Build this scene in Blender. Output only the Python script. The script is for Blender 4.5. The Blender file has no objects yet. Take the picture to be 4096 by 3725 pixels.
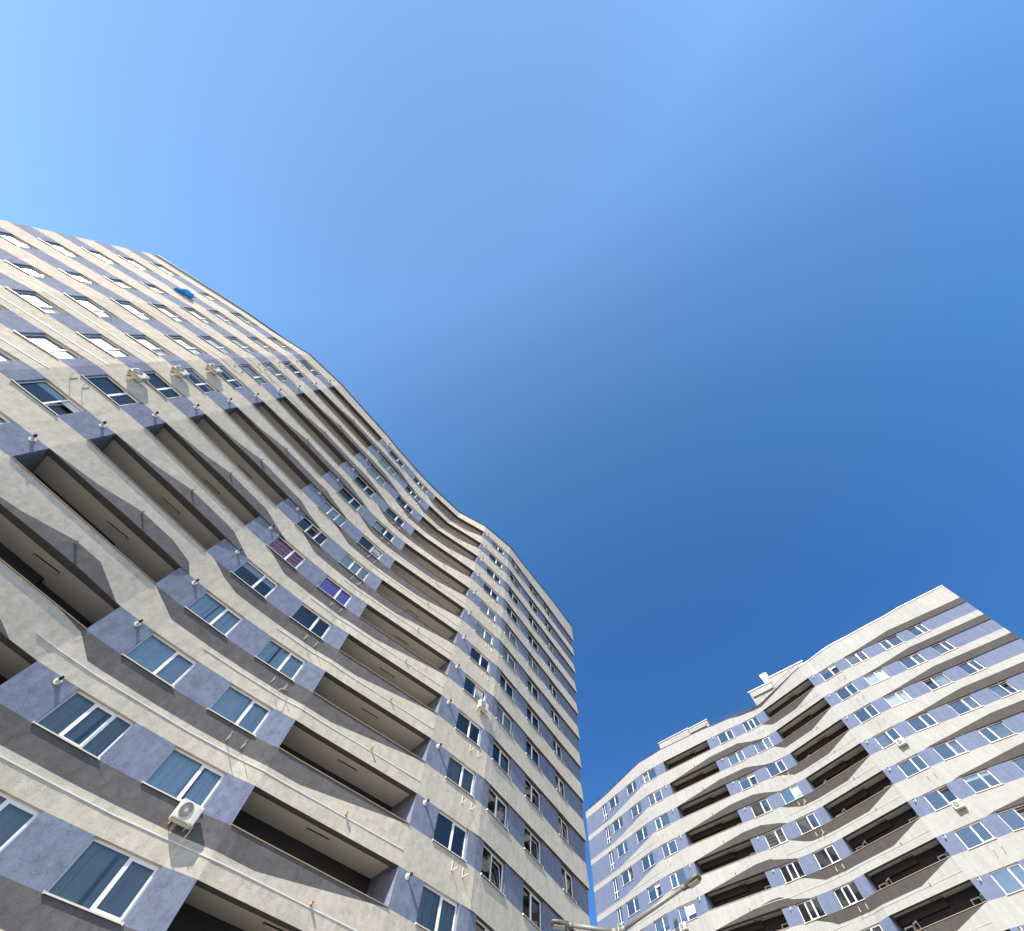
import bpy, bmesh, math, random
from mathutils import Vector, Matrix
random.seed(7)
S = bpy.context.scene
COL = S.collection

# ------------------------------------------------------------------ camera
EYE = 1.6                                   # metres above the pavement
cam_d = bpy.data.cameras.new('camera')
cam = bpy.data.objects.new('camera', cam_d); COL.objects.link(cam)
PITCH, ROLL, FPX, CX, CY = 1.24375, 0.0356, 1504.99, 2114.36, 1873.03
cp, sp, cr, sr = math.cos(PITCH), math.sin(PITCH), math.cos(ROLL), math.sin(ROLL)
fwd = Vector((0, cp, sp)); rt = Vector((1, 0, 0)); up = Vector((0, -sp, cp))
c_right = rt*cr + up*sr; c_up = up*cr - rt*sr
M = Matrix((c_right, c_up, -fwd)).transposed().to_4x4(); M.translation = Vector((0, 0, EYE))
cam.matrix_world = M
cam_d.sensor_fit = 'HORIZONTAL'; cam_d.sensor_width = 36.0; cam_d.lens = 36.0*FPX/4096.0
cam_d.shift_x = -(CX-2048)/4096.0; cam_d.shift_y = (CY-1862.5)/4096.0
cam_d.clip_start = 0.1; cam_d.clip_end = 3000
S.camera = cam
S.render.resolution_x, S.render.resolution_y = 1024, 931

# ------------------------------------------------------------------ sky, sun, exposure
SUN_H = Vector((-0.572, -1.110, 1.0)).normalized()
SUN_EL = math.asin(SUN_H.z); SUN_AZ = math.atan2(SUN_H.x, SUN_H.y)
w = bpy.data.worlds.new('World'); S.world = w; w.use_nodes = True
nt = w.node_tree; nt.nodes.clear()
sky = nt.nodes.new('ShaderNodeTexSky'); sky.sky_type = 'NISHITA'; sky.sun_disc = False
sky.sun_elevation = SUN_EL; sky.sun_rotation = SUN_AZ
sky.altitude = 200; sky.air_density = 1.0; sky.dust_density = 0.0; sky.ozone_density = 3.0
bg = nt.nodes.new('ShaderNodeBackground'); bg.inputs['Strength'].default_value = 0.128
wo = nt.nodes.new('ShaderNodeOutputWorld')
hsv = nt.nodes.new('ShaderNodeHueSaturation'); hsv.inputs['Saturation'].default_value = 1.22; hsv.inputs['Hue'].default_value = 0.498; hsv.inputs['Value'].default_value = 1.0
# pale, hazy sky towards the sun, deep clear blue away from it
tc = nt.nodes.new('ShaderNodeTexCoord'); dot = nt.nodes.new('ShaderNodeVectorMath'); dot.operation = 'DOT_PRODUCT'
dot.inputs[1].default_value = tuple(SUN_H); nt.links.new(tc.outputs['Generated'], dot.inputs[0])
mr = nt.nodes.new('ShaderNodeMapRange'); mr.inputs[1].default_value = -1.0; mr.inputs[2].default_value = 1.0; nt.links.new(dot.outputs['Value'], mr.inputs[0])
ramp = nt.nodes.new('ShaderNodeValToRGB'); nt.links.new(mr.outputs[0], ramp.inputs[0]); els = ramp.color_ramp.elements
stops = [(-1.0, (0.50, 0.60, 0.75)), (-0.28, (0.55, 0.66, 0.80)), (-0.13, (0.64, 0.76, 0.92)), (0.22, (1.22, 1.20, 1.20)), (0.50, (1.95, 1.46, 1.32)), (0.75, (2.80, 1.75, 1.43)), (0.95, (2.40, 1.42, 1.11)), (1.0, (2.2, 1.35, 1.05))]
while len(els) < len(stops): els.new(0.5)
for e_, (p_, c_) in zip(els, stops): e_.position = (p_+1)/2; e_.color = tuple(v/3.0 for v in c_)+(1,)
mul = nt.nodes.new('ShaderNodeVectorMath'); mul.operation = 'MULTIPLY'; sc3 = nt.nodes.new('ShaderNodeVectorMath'); sc3.operation = 'SCALE'; sc3.inputs['Scale'].default_value = 3.0
nt.links.new(sky.outputs[0], hsv.inputs['Color']); nt.links.new(hsv.outputs[0], mul.inputs[0]); nt.links.new(ramp.outputs[0], mul.inputs[1])
nt.links.new(mul.outputs[0], sc3.inputs[0]); nt.links.new(sc3.outputs[0], bg.inputs[0])
nt.links.new(bg.outputs[0], wo.inputs[0])
sl = bpy.data.lights.new('sun', 'SUN'); sl.energy = 5.0; sl.angle = math.radians(0.5); sl.color = (1.0, 0.92, 0.80)
so = bpy.data.objects.new('sun', sl); COL.objects.link(so)
so.rotation_euler = SUN_H.to_track_quat('Z', 'Y').to_euler(); so.location = SUN_H*200
S.view_settings.view_transform = 'Standard'; S.view_settings.look = 'None'
S.view_settings.gamma = 1.0; S.view_settings.exposure = 0.75; S.view_settings.use_curve_mapping = False
S.cycles.max_bounces = 8; S.cycles.transparent_max_bounces = 12

# ------------------------------------------------------------------ materials
def new_mat(name):
    m = bpy.data.materials.new(name); m.use_nodes = True
    n = m.node_tree; b = n.nodes['Principled BSDF']; return m, n, b
def plain(name, col, rough=0.6, metal=0.0, spec=0.4, var=0.0, vscale=3.0):
    m, n, b = new_mat(name)
    b.inputs['Roughness'].default_value = rough; b.inputs['Metallic'].default_value = metal
    b.inputs['Specular IOR Level'].default_value = spec
    b.inputs['Base Color'].default_value = (*col, 1)
    if var > 0:
        g = n.nodes.new('ShaderNodeNewGeometry'); t = n.nodes.new('ShaderNodeTexNoise')
        t.inputs['Scale'].default_value = vscale; t.inputs['Detail'].default_value = 5
        r = n.nodes.new('ShaderNodeMapRange'); r.inputs[3].default_value = 1-var; r.inputs[4].default_value = 1+var
        mx = n.nodes.new('ShaderNodeMix'); mx.data_type = 'RGBA'; mx.blend_type = 'MULTIPLY'; mx.inputs[0].default_value = 1
        n.links.new(g.outputs['Position'], t.inputs['Vector']); n.links.new(t.outputs['Fac'], r.inputs[0])
        n.links.new(r.outputs[0], mx.inputs[7]); mx.inputs[6].default_value = (*col, 1)
        n.links.new(mx.outputs[2], b.inputs['Base Color'])
    return m
def plaster(name, col, scratch=0.75, mott=0.10, bump=0.25, blotch=None):
    """scratched 'bark beetle' render: short curly grooves, soft mottling, faint stains"""
    m, n, b = new_mat(name); L = n.links.new; N = n.nodes.new
    b.inputs['Roughness'].default_value = 0.92; b.inputs['Specular IOR Level'].default_value = 0.15
    g = N('ShaderNodeNewGeometry')
    def noise(scale, detail, dist=0.0, rough=0.55):
        t = N('ShaderNodeTexNoise'); t.inputs['Scale'].default_value = scale; t.inputs['Detail'].default_value = detail
        t.inputs['Distortion'].default_value = dist; t.inputs['Roughness'].default_value = rough
        L(g.outputs['Position'], t.inputs['Vector']); return t
    def rng(src, a, b_, lo, hi):
        r = N('ShaderNodeMapRange'); L(src, r.inputs[0]); r.inputs[1].default_value = a; r.inputs[2].default_value = b_
        r.inputs[3].default_value = lo; r.inputs[4].default_value = hi; return r
    worm = noise(5.5, 4.0, 3.5)                      # curly grooves
    wr = N('ShaderNodeValToRGB'); e = wr.color_ramp.elements
    e[0].position = 0.47; e[0].color = (1, 1, 1, 1); e[1].position = 0.53; e[1].color = (1, 1, 1, 1)
    k = wr.color_ramp.elements.new(0.50); k.color = (scratch, scratch, scratch, 1)
    L(worm.outputs['Fac'], wr.inputs[0])
    gate = rng(noise(4.0, 3.0).outputs['Fac'], 0.45, 0.65, 0.0, 1.0)
    wm = N('ShaderNodeMix'); wm.data_type = 'RGBA'; L(gate.outputs[0], wm.inputs[0])
    wm.inputs[6].default_value = (1, 1, 1, 1); L(wr.outputs[0], wm.inputs[7])
    mo = rng(noise(2.3, 6.0, 0.6, 0.65).outputs['Fac'], 0.3, 0.7, 1-mott, 1+mott)
    big = rng(noise(0.16, 3.0).outputs['Fac'], 0.3, 0.7, 0.95, 1.05)
    grain = rng(noise(30.0, 2.0).outputs['Fac'], 0.3, 0.7, 0.93, 1.06)
    mp = N('ShaderNodeMapping'); mp.inputs['Scale'].default_value = (2.6, 2.6, 0.16); L(g.outputs['Position'], mp.inputs[0])
    st = N('ShaderNodeTexNoise'); st.inputs['Scale'].default_value = 1.0; st.inputs['Detail'].default_value = 4; L(mp.outputs[0], st.inputs['Vector'])
    streak = rng(st.outputs['Fac'], 0.35, 0.62, 0.93, 1.02)
    def mul(a, bb):
        x = N('ShaderNodeMix'); x.data_type = 'RGBA'; x.blend_type = 'MULTIPLY'; x.inputs[0].default_value = 1
        L(a, x.inputs[6]); L(bb, x.inputs[7]); return x.outputs[2]
    base = N('ShaderNodeRGB'); base.outputs[0].default_value = (*col, 1)
    c = mul(base.outputs[0], wm.outputs[2]); c = mul(c, mo.outputs[0]); c = mul(c, big.outputs[0]); c = mul(c, grain.outputs[0]); c = mul(c, streak.outputs[0])
    if blotch:
        bl = rng(noise(1.1, 5.0, 1.0).outputs['Fac'], 0.56, 0.72, 0.0, 0.45)
        x = N('ShaderNodeMix'); x.data_type = 'RGBA'; L(bl.outputs[0], x.inputs[0]); L(c, x.inputs[6]); x.inputs[7].default_value = (*blotch, 1); c = x.outputs[2]
    L(c, b.inputs['Base Color'])
    bp = N('ShaderNodeBump'); bp.inputs['Strength'].default_value = bump; bp.inputs['Distance'].default_value = 0.03
    sep = N('ShaderNodeMath'); sep.operation = 'ADD'; gr = noise(22.0, 4.0, 1.5); L(gr.outputs['Fac'], sep.inputs[0])
    rgb2 = N('ShaderNodeRGBToBW'); L(wm.outputs[2], rgb2.inputs[0]); L(rgb2.outputs[0], sep.inputs[1])
    L(sep.outputs[0], bp.inputs['Height']); L(bp.outputs[0], b.inputs['Normal'])
    return m
def glass(name, tint=(0.75, 0.82, 0.85), rough=0.02, refl=1.0, base=0.05):
    m = bpy.data.materials.new(name); m.use_nodes = True; n = m.node_tree; n.nodes.clear(); N = n.nodes.new; L = n.links.new
    o = N('ShaderNodeOutputMaterial'); mx = N('ShaderNodeMixShader'); tr = N('ShaderNodeBsdfTransparent'); gl = N('ShaderNodeBsdfGlossy')
    tr.inputs[0].default_value = (*tint, 1); gl.inputs['Roughness'].default_value = rough; gl.inputs[0].default_value = (0.95, 0.97, 1, 1)
    lw = N('ShaderNodeFresnel'); lw.inputs[0].default_value = 1.5
    a = N('ShaderNodeMath'); a.operation = 'MULTIPLY_ADD'; a.inputs[1].default_value = 1.15*refl; a.inputs[2].default_value = base*refl; a.use_clamp = True
    g = N('ShaderNodeNewGeometry'); t = N('ShaderNodeTexNoise'); t.inputs['Scale'].default_value = 1.3; t.inputs['Detail'].default_value = 1
    bp = N('ShaderNodeBump'); bp.inputs['Strength'].default_value = 0.06; bp.inputs['Distance'].default_value = 0.05
    L(g.outputs['Position'], t.inputs['Vector']); L(t.outputs['Fac'], bp.inputs['Height']); L(bp.outputs[0], gl.inputs['Normal'])
    L(lw.outputs[0], a.inputs[0]); L(a.outputs[0], mx.inputs[0]); L(tr.outputs[0], mx.inputs[1]); L(gl.outputs[0], mx.inputs[2]); L(mx.outputs[0], o.inputs[0])
    return m
def striped(name, c1, c2, scale, axis=2, rough=0.85, duty=0.5):
    """even stripes across object height (axis 2) or width (axis 0)"""
    m, n, b = new_mat(name); L = n.links.new; N = n.nodes.new
    b.inputs['Roughness'].default_value = rough; b.inputs['Specular IOR Level'].default_value = 0.1
    tc = N('ShaderNodeTexCoord'); sx = N('ShaderNodeSeparateXYZ'); L(tc.outputs['Object'], sx.inputs[0])
    mu = N('ShaderNodeMath'); mu.operation = 'MULTIPLY'; mu.inputs[1].default_value = scale; L(sx.outputs[axis], mu.inputs[0])
    fr = N('ShaderNodeMath'); fr.operation = 'FRACT'; L(mu.outputs[0], fr.inputs[0])
    gt = N('ShaderNodeMath'); gt.operation = 'GREATER_THAN'; gt.inputs[1].default_value = duty; L(fr.outputs[0], gt.inputs[0])
    mx = N('ShaderNodeMix'); mx.data_type = 'RGBA'; L(gt.outputs[0], mx.inputs[0]); mx.inputs[6].default_value = (*c1, 1); mx.inputs[7].default_value = (*c2, 1)
    L(mx.outputs[2], b.inputs['Base Color']); return m
def sheer(name, col, tr=0.35):
    m, n, b = new_mat(name); b.inputs['Base Color'].default_value = (*col, 1); b.inputs['Roughness'].default_value = 0.9
    b.inputs['Specular IOR Level'].default_value = 0.05; b.inputs['Alpha'].default_value = 1-tr; return m

CREAM = (0.525, 0.480, 0.400)
MAT = dict(
 white=plaster('cream scratched render', CREAM, 0.55, 0.13, 0.45, blotch=(0.46, 0.41, 0.335)),
 white_r=plaster('white scratched render toned down for sun', (0.335, 0.335, 0.325), 0.7, 0.06, 0.25, blotch=(0.345, 0.335, 0.31)),  # sun-facing copy of the wall paint, colour darkened to offset the strong light
 grey=plaster('dark grey scratched render', (0.125, 0.118, 0.120), 0.55, 0.20, 0.40),
 blue=plaster('lavender blue scratched render', (0.185, 0.212, 0.290), 0.45, 0.18, 0.45),
 blue_r=plaster('lavender blue render toned down for sun', (0.130, 0.160, 0.245), 0.8, 0.10, 0.25),  # the same blue for the sunlit tower, darkened against direct sun
 grey_r=plaster('dark grey scratched render toned down for sun', (0.070, 0.064, 0.062), 0.8, 0.12, 0.25),  # copy of the dark grey, its lower tone makes up for full sun
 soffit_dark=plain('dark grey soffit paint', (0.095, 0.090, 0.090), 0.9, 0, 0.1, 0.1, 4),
 ceiling=plain('cream balcony ceiling', (0.80, 0.76, 0.68), 0.9, 0, 0.1, 0.06, 2),
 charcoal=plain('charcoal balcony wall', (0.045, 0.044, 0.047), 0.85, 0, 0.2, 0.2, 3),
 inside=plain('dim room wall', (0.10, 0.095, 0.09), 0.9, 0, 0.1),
 floor=plain('pale balcony floor tile', (0.62, 0.59, 0.53), 0.8),
 roof=plain('roof felt', (0.09, 0.09, 0.09), 0.95, 0, 0.1, 0.2, 1),
 pvc=plain('white window plastic', (0.78, 0.79, 0.80), 0.35, 0, 0.5, 0.04, 5),
 gasket=plain('black rubber gasket and sill shade', (0.02, 0.02, 0.022), 0.6),  # serves the pane seals and the shade painted under the sills
 sill=plain('cream sheet metal sill', (0.62, 0.58, 0.50), 0.45, 0.1, 0.5, 0.08, 6),
 cap=plain('brown sheet metal coping', (0.36, 0.27, 0.18), 0.5, 0.2, 0.5, 0.2, 5),
 roofcap=plain('dark roof edge metal', (0.05, 0.052, 0.058), 0.45, 0.5, 0.5),
 whitecap=plain('bright roof edge metal', (0.50, 0.50, 0.49), 0.45, 0.2, 0.5),
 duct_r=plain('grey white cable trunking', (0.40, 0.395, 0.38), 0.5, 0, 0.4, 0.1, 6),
 duct=plain('white cable trunking', (0.62, 0.62, 0.60), 0.5, 0, 0.4, 0.1, 6),
 steel=plain('cream painted bracket steel', (0.66, 0.60, 0.48), 0.5, 0.1, 0.4, 0.15, 20),
 pipe=plain('white vent pipe plastic', (0.72, 0.68, 0.60), 0.5, 0, 0.4, 0.08, 15),
 black=plain('black plastic', (0.018, 0.018, 0.02), 0.5),
 spout=plain('yellowed spout metal', (0.55, 0.37, 0.16), 0.5, 0.2, 0.4, 0.2, 20),
 acwhite=plain('ivory air conditioner casing', (0.68, 0.65, 0.57), 0.45, 0, 0.5, 0.08, 8),
 acdark=plain('dark fan opening', (0.03, 0.03, 0.032), 0.6),
 acgrille=plain('pale fan grille wire', (0.42, 0.44, 0.42), 0.5),
 galv=plain('galvanised lamp steel', (0.22, 0.22, 0.20), 0.55, 0.4, 0.5, 0.18, 14),
 head=plain('grey lamp casing', (0.11, 0.115, 0.11), 0.5, 0.3, 0.5, 0.12, 9),
 lens=plain('yellowed lamp lens', (0.30, 0.25, 0.13), 0.3, 0, 0.5, 0.12, 20),
 tube=plain('frosted tube light', (0.60, 0.60, 0.56), 0.4),
 rail=plain('dark railing steel', (0.07, 0.075, 0.085), 0.45, 0.5, 0.5),
 zinc=plain('shiny zinc duct', (0.45, 0.50, 0.53), 0.4, 0.8, 0.5),
 cloth=plain('bright blue cloth', (0.03, 0.33, 0.85), 0.75, 0, 0.2, 0.15, 6),
 glass=glass('window glass'), glass_c=glass('coated window glass', (0.72, 0.76, 0.76), 0.06, 1.0, 0.2), glass_r=glass('sun glare window glass', (0.8, 0.84, 0.85), 0.30, 1.6),  # last glass is roughened and its reflection raised to spread the sun's glare
 c_grey=sheer('grey blue sheer curtain', (0.68, 0.74, 0.80), 0.08), c_white=sheer('white sheer curtain', (0.82, 0.81, 0.77), 0.05),
 c_lace=sheer('dark lace curtain', (0.42, 0.40, 0.36), 0.3),
 blind=plain('pale roller blind', (0.66, 0.67, 0.66), 0.8), blind_beige=plain('beige roller blind', (0.52, 0.48, 0.38), 0.8),
 red=striped('red striped curtain', (0.62, 0.10, 0.16), (0.80, 0.40, 0.46), 3.2),
 violet=striped('violet striped curtain', (0.40, 0.34, 0.82), (0.58, 0.36, 0.78), 5.0),
 zebra=striped('white zebra blind', (0.80, 0.80, 0.77), (0.16, 0.17, 0.18), 3.4, 2, 0.85, 0.72),
 teal=striped('teal zebra blind', (0.16, 0.36, 0.44), (0.24, 0.47, 0.54), 8.0),
 vertical=striped('yellowish vertical blind', (0.72, 0.68, 0.50), (0.28, 0.27, 0.22), 9.0, 0),
 nursery=plain('turquoise nursery curtain', (0.42, 0.68, 0.70), 0.85), motif=plain('slate blue curtain print', (0.10, 0.22, 0.30), 0.85),
 leaf=plain('houseplant leaf', (0.10, 0.16, 0.06), 0.6, 0, 0.3, 0.3, 20), flower=plain('pink flower', (0.62, 0.16, 0.26), 0.7),
)

# ------------------------------------------------------------------ mesh helpers
class MB:
    """collects faces and links them as ONE mesh object"""
    def __init__(s): s.v = []; s.f = []; s.m = []; s.names = []
    def mi(s, k):
        if k not in s.names: s.names.append(k)
        return s.names.index(k)
    def quad(s, pts, mat):
        i = len(s.v); s.v += [tuple(p) for p in pts]; s.f.append(tuple(range(i, i+len(pts)))); s.m.append(s.mi(mat))
    def box(s, o, ax, ay, az, mat):
        o = Vector(o); ax = Vector(ax); ay = Vector(ay); az = Vector(az); i = len(s.v); k = s.mi(mat)
        for a in (0, 1):
            for b in (0, 1):
                for c in (0, 1): s.v.append(tuple(o+ax*a+ay*b+az*c))
        for f in ((0, 1, 3, 2), (4, 6, 7, 5), (0, 4, 5, 1), (2, 3, 7, 6), (0, 2, 6, 4), (1, 5, 7, 3)):
            s.f.append(tuple(i+q for q in f)); s.m.append(k)
    def bar(s, x0, x1, y0, y1, z0, z1, mat): s.box((x0, y0, z0), (x1-x0, 0, 0), (0, y1-y0, 0), (0, 0, z1-z0), mat)
    def tube(s, pts, r, mat, n=10, cap=True):
        pts = [Vector(p) for p in pts]; rr = r if isinstance(r, (list, tuple)) else [r]*len(pts); k = s.mi(mat); rings = []
        for j, p in enumerate(pts):
            d = (pts[min(j+1, len(pts)-1)]-pts[max(j-1, 0)]).normalized()
            a = d.orthogonal().normalized() if j == 0 else (rings_a - d*rings_a.dot(d)).normalized()
            rings_a = a; b = d.cross(a); base = len(s.v)
            for q in range(n):
                t = 2*math.pi*q/n; s.v.append(tuple(p+(a*math.cos(t)+b*math.sin(t))*rr[j]))
            rings.append(base)
        for j in range(len(rings)-1):
            for q in range(n):
                s.f.append((rings[j]+q, rings[j]+(q+1) % n, rings[j+1]+(q+1) % n, rings[j+1]+q)); s.m.append(k)
        if cap:
            s.f.append(tuple(rings[0]+q for q in reversed(range(n)))); s.m.append(k)
            s.f.append(tuple(rings[-1]+q for q in range(n))); s.m.append(k)
    def mesh(s, name, smooth=False):
        me = bpy.data.meshes.new(name); me.from_pydata(s.v, [], s.f)
        for k in s.names: me.materials.append(MAT[k])
        me.polygons.foreach_set('material_index', s.m)
        if smooth: me.polygons.foreach_set('use_smooth', [True]*len(me.polygons))
        me.update(); return me
    def build(s, name, parent=None, smooth=False):
        return link(name, s.mesh(name, smooth), parent)
def link(name, me, parent=None):
    o = bpy.data.objects.new(name, me); COL.objects.link(o)
    if parent: o.parent = parent
    return o
def empty(name, label, cat, group=None, loc=(0, 0, 0)):
    o = bpy.data.objects.new(name, None); COL.objects.link(o); o.location = loc; o.empty_display_size = 0.2
    o['label'] = label; o['category'] = cat
    if group: o['group'] = group
    return o
def copy_tree(o, parent):
    c = o.copy(); COL.objects.link(c); c.parent = parent
    for ch in list(o.children): copy_tree(ch, c)
    return c
def project(p):
    """pixel position in the 4096 x 3725 photograph, and depth"""
    q = Vector(p)-Vector((0, 0, EYE)); d = q.dot(fwd)
    if d <= 0.05: return (-9e9, -9e9, d)
    return (CX+FPX*q.dot(c_right)/d, CY-FPX*q.dot(c_up)/d, d)
def in_view(pts, pad=60):
    for p in pts:
        x, y, d = project(p)
        if d > 0 and -pad < x < 4096+pad and -pad < y < 3725+pad: return True
    return False

# ------------------------------------------------------------------ plan of both towers
# each row is one vertical seam of the facade: (height, x, y) in metres, measured from the eye
LEFT_PLAN = [
 [(0,-41.2,-7.4), (46,-41.2,-7.4)],  # D
 [(0,-39.22,-6.351), (46,-39.292,-6.213)],  # Wm4a
 [(0,-37.479,-5.429), (46,-37.618,-5.172)],  # Wm4b
 [(0,-34.826,-4.023), (46,-35.062,-3.581)],  # Wm3a
 [(0,-33.42,-3.279), (46,-33.851,-2.828)],  # Wm3b
 [(0,-31.16,-2.082), (46,-32.124,-1.754)],  # Wm2a
 [(0,-29.512,-0.82), (46,-30.215,-0.441)],  # Wm2b
 [(0,-27.923,0.397), (46,-28.633,0.647)],  # Wm1a
 [(0,-26.15,1.755), (46,-26.731,1.955)],  # Wm1b
 [(0,-25.642,2.144), (46,-26.124,2.373)],  # F0
 [(0,-25.223,2.589), (46,-25.572,2.93)],  # W0a
 [(0,-23.665,4.244), (46,-23.975,4.544)],  # W0b
 [(0,-22.437,5.55), (8,-22.561,5.556), (16,-22.657,5.576), (24,-22.723,5.61), (32,-22.76,5.658), (40,-22.768,5.72), (46,-22.755,5.775)],  # S1
 [(0,-18.347,12.307), (8,-18.257,12.1), (16,-18.156,11.942), (24,-18.044,11.831), (32,-17.921,11.768), (40,-17.788,11.753), (46,-17.68,11.773)],  # S2
 [(0,-17.257,13.441), (46,-16.591,13.034)],  # W1a
 [(0,-15.52,15.151), (46,-15.115,14.91)],  # W1b
 [(0,-14.199,16.28), (46,-13.97,16.424)],  # W2a
 [(0,-12.32,17.826), (46,-12.466,18.18)],  # W2b
 [(0,-11.164,18.605), (8,-11.299,18.629), (16,-11.411,18.682), (24,-11.499,18.762), (32,-11.563,18.872), (40,-11.603,19.009), (46,-11.618,19.131)],  # S3
 [(0,-10.448,19.344), (28.88,-10.763,19.462), (31.88,-10.804,19.519), (34.88,-10.63,19.807), (36.47,-10.279,20.18), (37.88,-10.038,20.525), (39.47,-9.621,21.049), (40.88,-9.534,21.196), (42.47,-9.121,21.657), (43.88,-8.89,21.869), (46,-8.85,22.008)],  # K
 [(0,-5.578,24.371), (8,-5.539,24.087), (16,-5.513,23.889), (24,-5.499,23.779), (32,-5.497,23.757), (40,-5.508,23.821), (46,-5.524,23.927)],  # S4
 [(0,-4.478,25.421), (8,-4.395,25.263), (16,-4.342,25.146), (24,-4.319,25.063), (32,-4.329,25.01), (40,-4.372,24.988), (46,-4.426,24.996)],  # W3a
 [(0,-2.687,27.132), (8,-2.692,27.014), (16,-2.701,26.907), (24,-2.716,26.808), (32,-2.738,26.717), (40,-2.771,26.633), (46,-2.802,26.577)],  # W3b
 [(0,-2.19,27.606), (46,-2.194,27.169)],  # S5
 [(0,-1.853,28.141), (46,-1.809,27.742)],  # W4a
 [(0,-0.558,30.195), (46,-0.491,29.707)],  # W4b
 [(0,0.547,31.948), (46,0.694,31.472)],  # W5a
 [(0,1.845,34.007), (46,2,33.419)],  # W5b
 [(10,3.558,36.526), (46,2.804,34.616)],  # W6a
 [(10,4.553,38.085), (46,3.820,36.130)],  # W6b
 [(0,4.609,38.393), (46,7.395,41.456)],  # C
]
RIGHT_PLAN = [
 [(10,11.75,76.9), (45,11.95,76.55)],  # CL
 [(10,14.035,73.556), (46,14.24,73.196)],  # V1a
 [(10,14.599,72.73), (46,14.805,72.37)],  # V1b
 [(10,15.411,71.553), (46,15.139,71.873)],  # V2a
 [(10,16.744,69.605), (46,16.386,70.044)],  # V2b
 [(10,17.605,68.348), (46,17.655,68.183)],  # V3a
 [(10,19.033,66.262), (46,18.88,66.388)],  # V3b
 [(10,20.32,65.119), (46,19.779,65.001)],  # V4a
 [(10,21.804,63.451), (46,21.533,63.394)],  # V4b
 [(12,22.54,60.99), (20,22.715,61.717), (28,22.821,62.145), (36,22.856,62.274), (44,22.821,62.104)],  # RA1
 [(12,29.167,56.863), (20,28.999,57.098), (28,28.866,57.191), (36,28.768,57.142), (44,28.705,56.951)],  # RA2
 [(10,30.51,56.611), (46,29.978,55.778)],  # V5a
 [(10,32.228,54.843), (46,31.775,54.285)],  # V5b
 [(10,33.45,53.601), (46,33.268,53.184)],  # V6a
 [(10,35.024,51.622), (46,35.076,51.667)],  # V6b
 [(12,34.892,50.065), (20,35.573,50.476), (28,35.958,50.676), (36,36.046,50.666), (44,35.838,50.444)],  # RB1
 [(12,40.557,44.232), (20,40.747,44.318), (28,40.836,44.309), (36,40.823,44.203), (44,40.709,44.001)],  # RB2
 [(10,42.048,43.452), (46,41.924,42.978)],  # V7a
 [(10,43.917,41.686), (46,43.496,41.14)],  # V7b
 [(10,45.008,40.593), (46,44.687,40.138)],  # V8a
 [(10,47.059,39.164), (46,46.606,38.697)],  # V8b
 [(10,48.82,37.996), (46,48.378,37.239)],  # V9a
 [(10,50.864,36.606), (46,50.23,35.759)],  # V9b
 [(10,53.355,34.578), (46,51.202,35.096)],  # V10a
 [(10,54.759,33.506), (46,52.698,33.948)],  # V10b
 [(10,57,31.6), (37.12,57.46,30.57), (45,57.85,30.15)],  # CR
]
# ------------------------------------------------------------------ towers
def lerp_pts(pts, u, default):
    if not pts or u <= pts[0][0]-1e-9 or u >= pts[-1][0]+1e-9: return default
    for (a, x), (b, y) in zip(pts, pts[1:]):
        if a-1e-9 <= u <= b+1e-9: return x if b-a < 1e-9 else x+(y-x)*(u-a)/(b-a)
    return default

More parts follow.
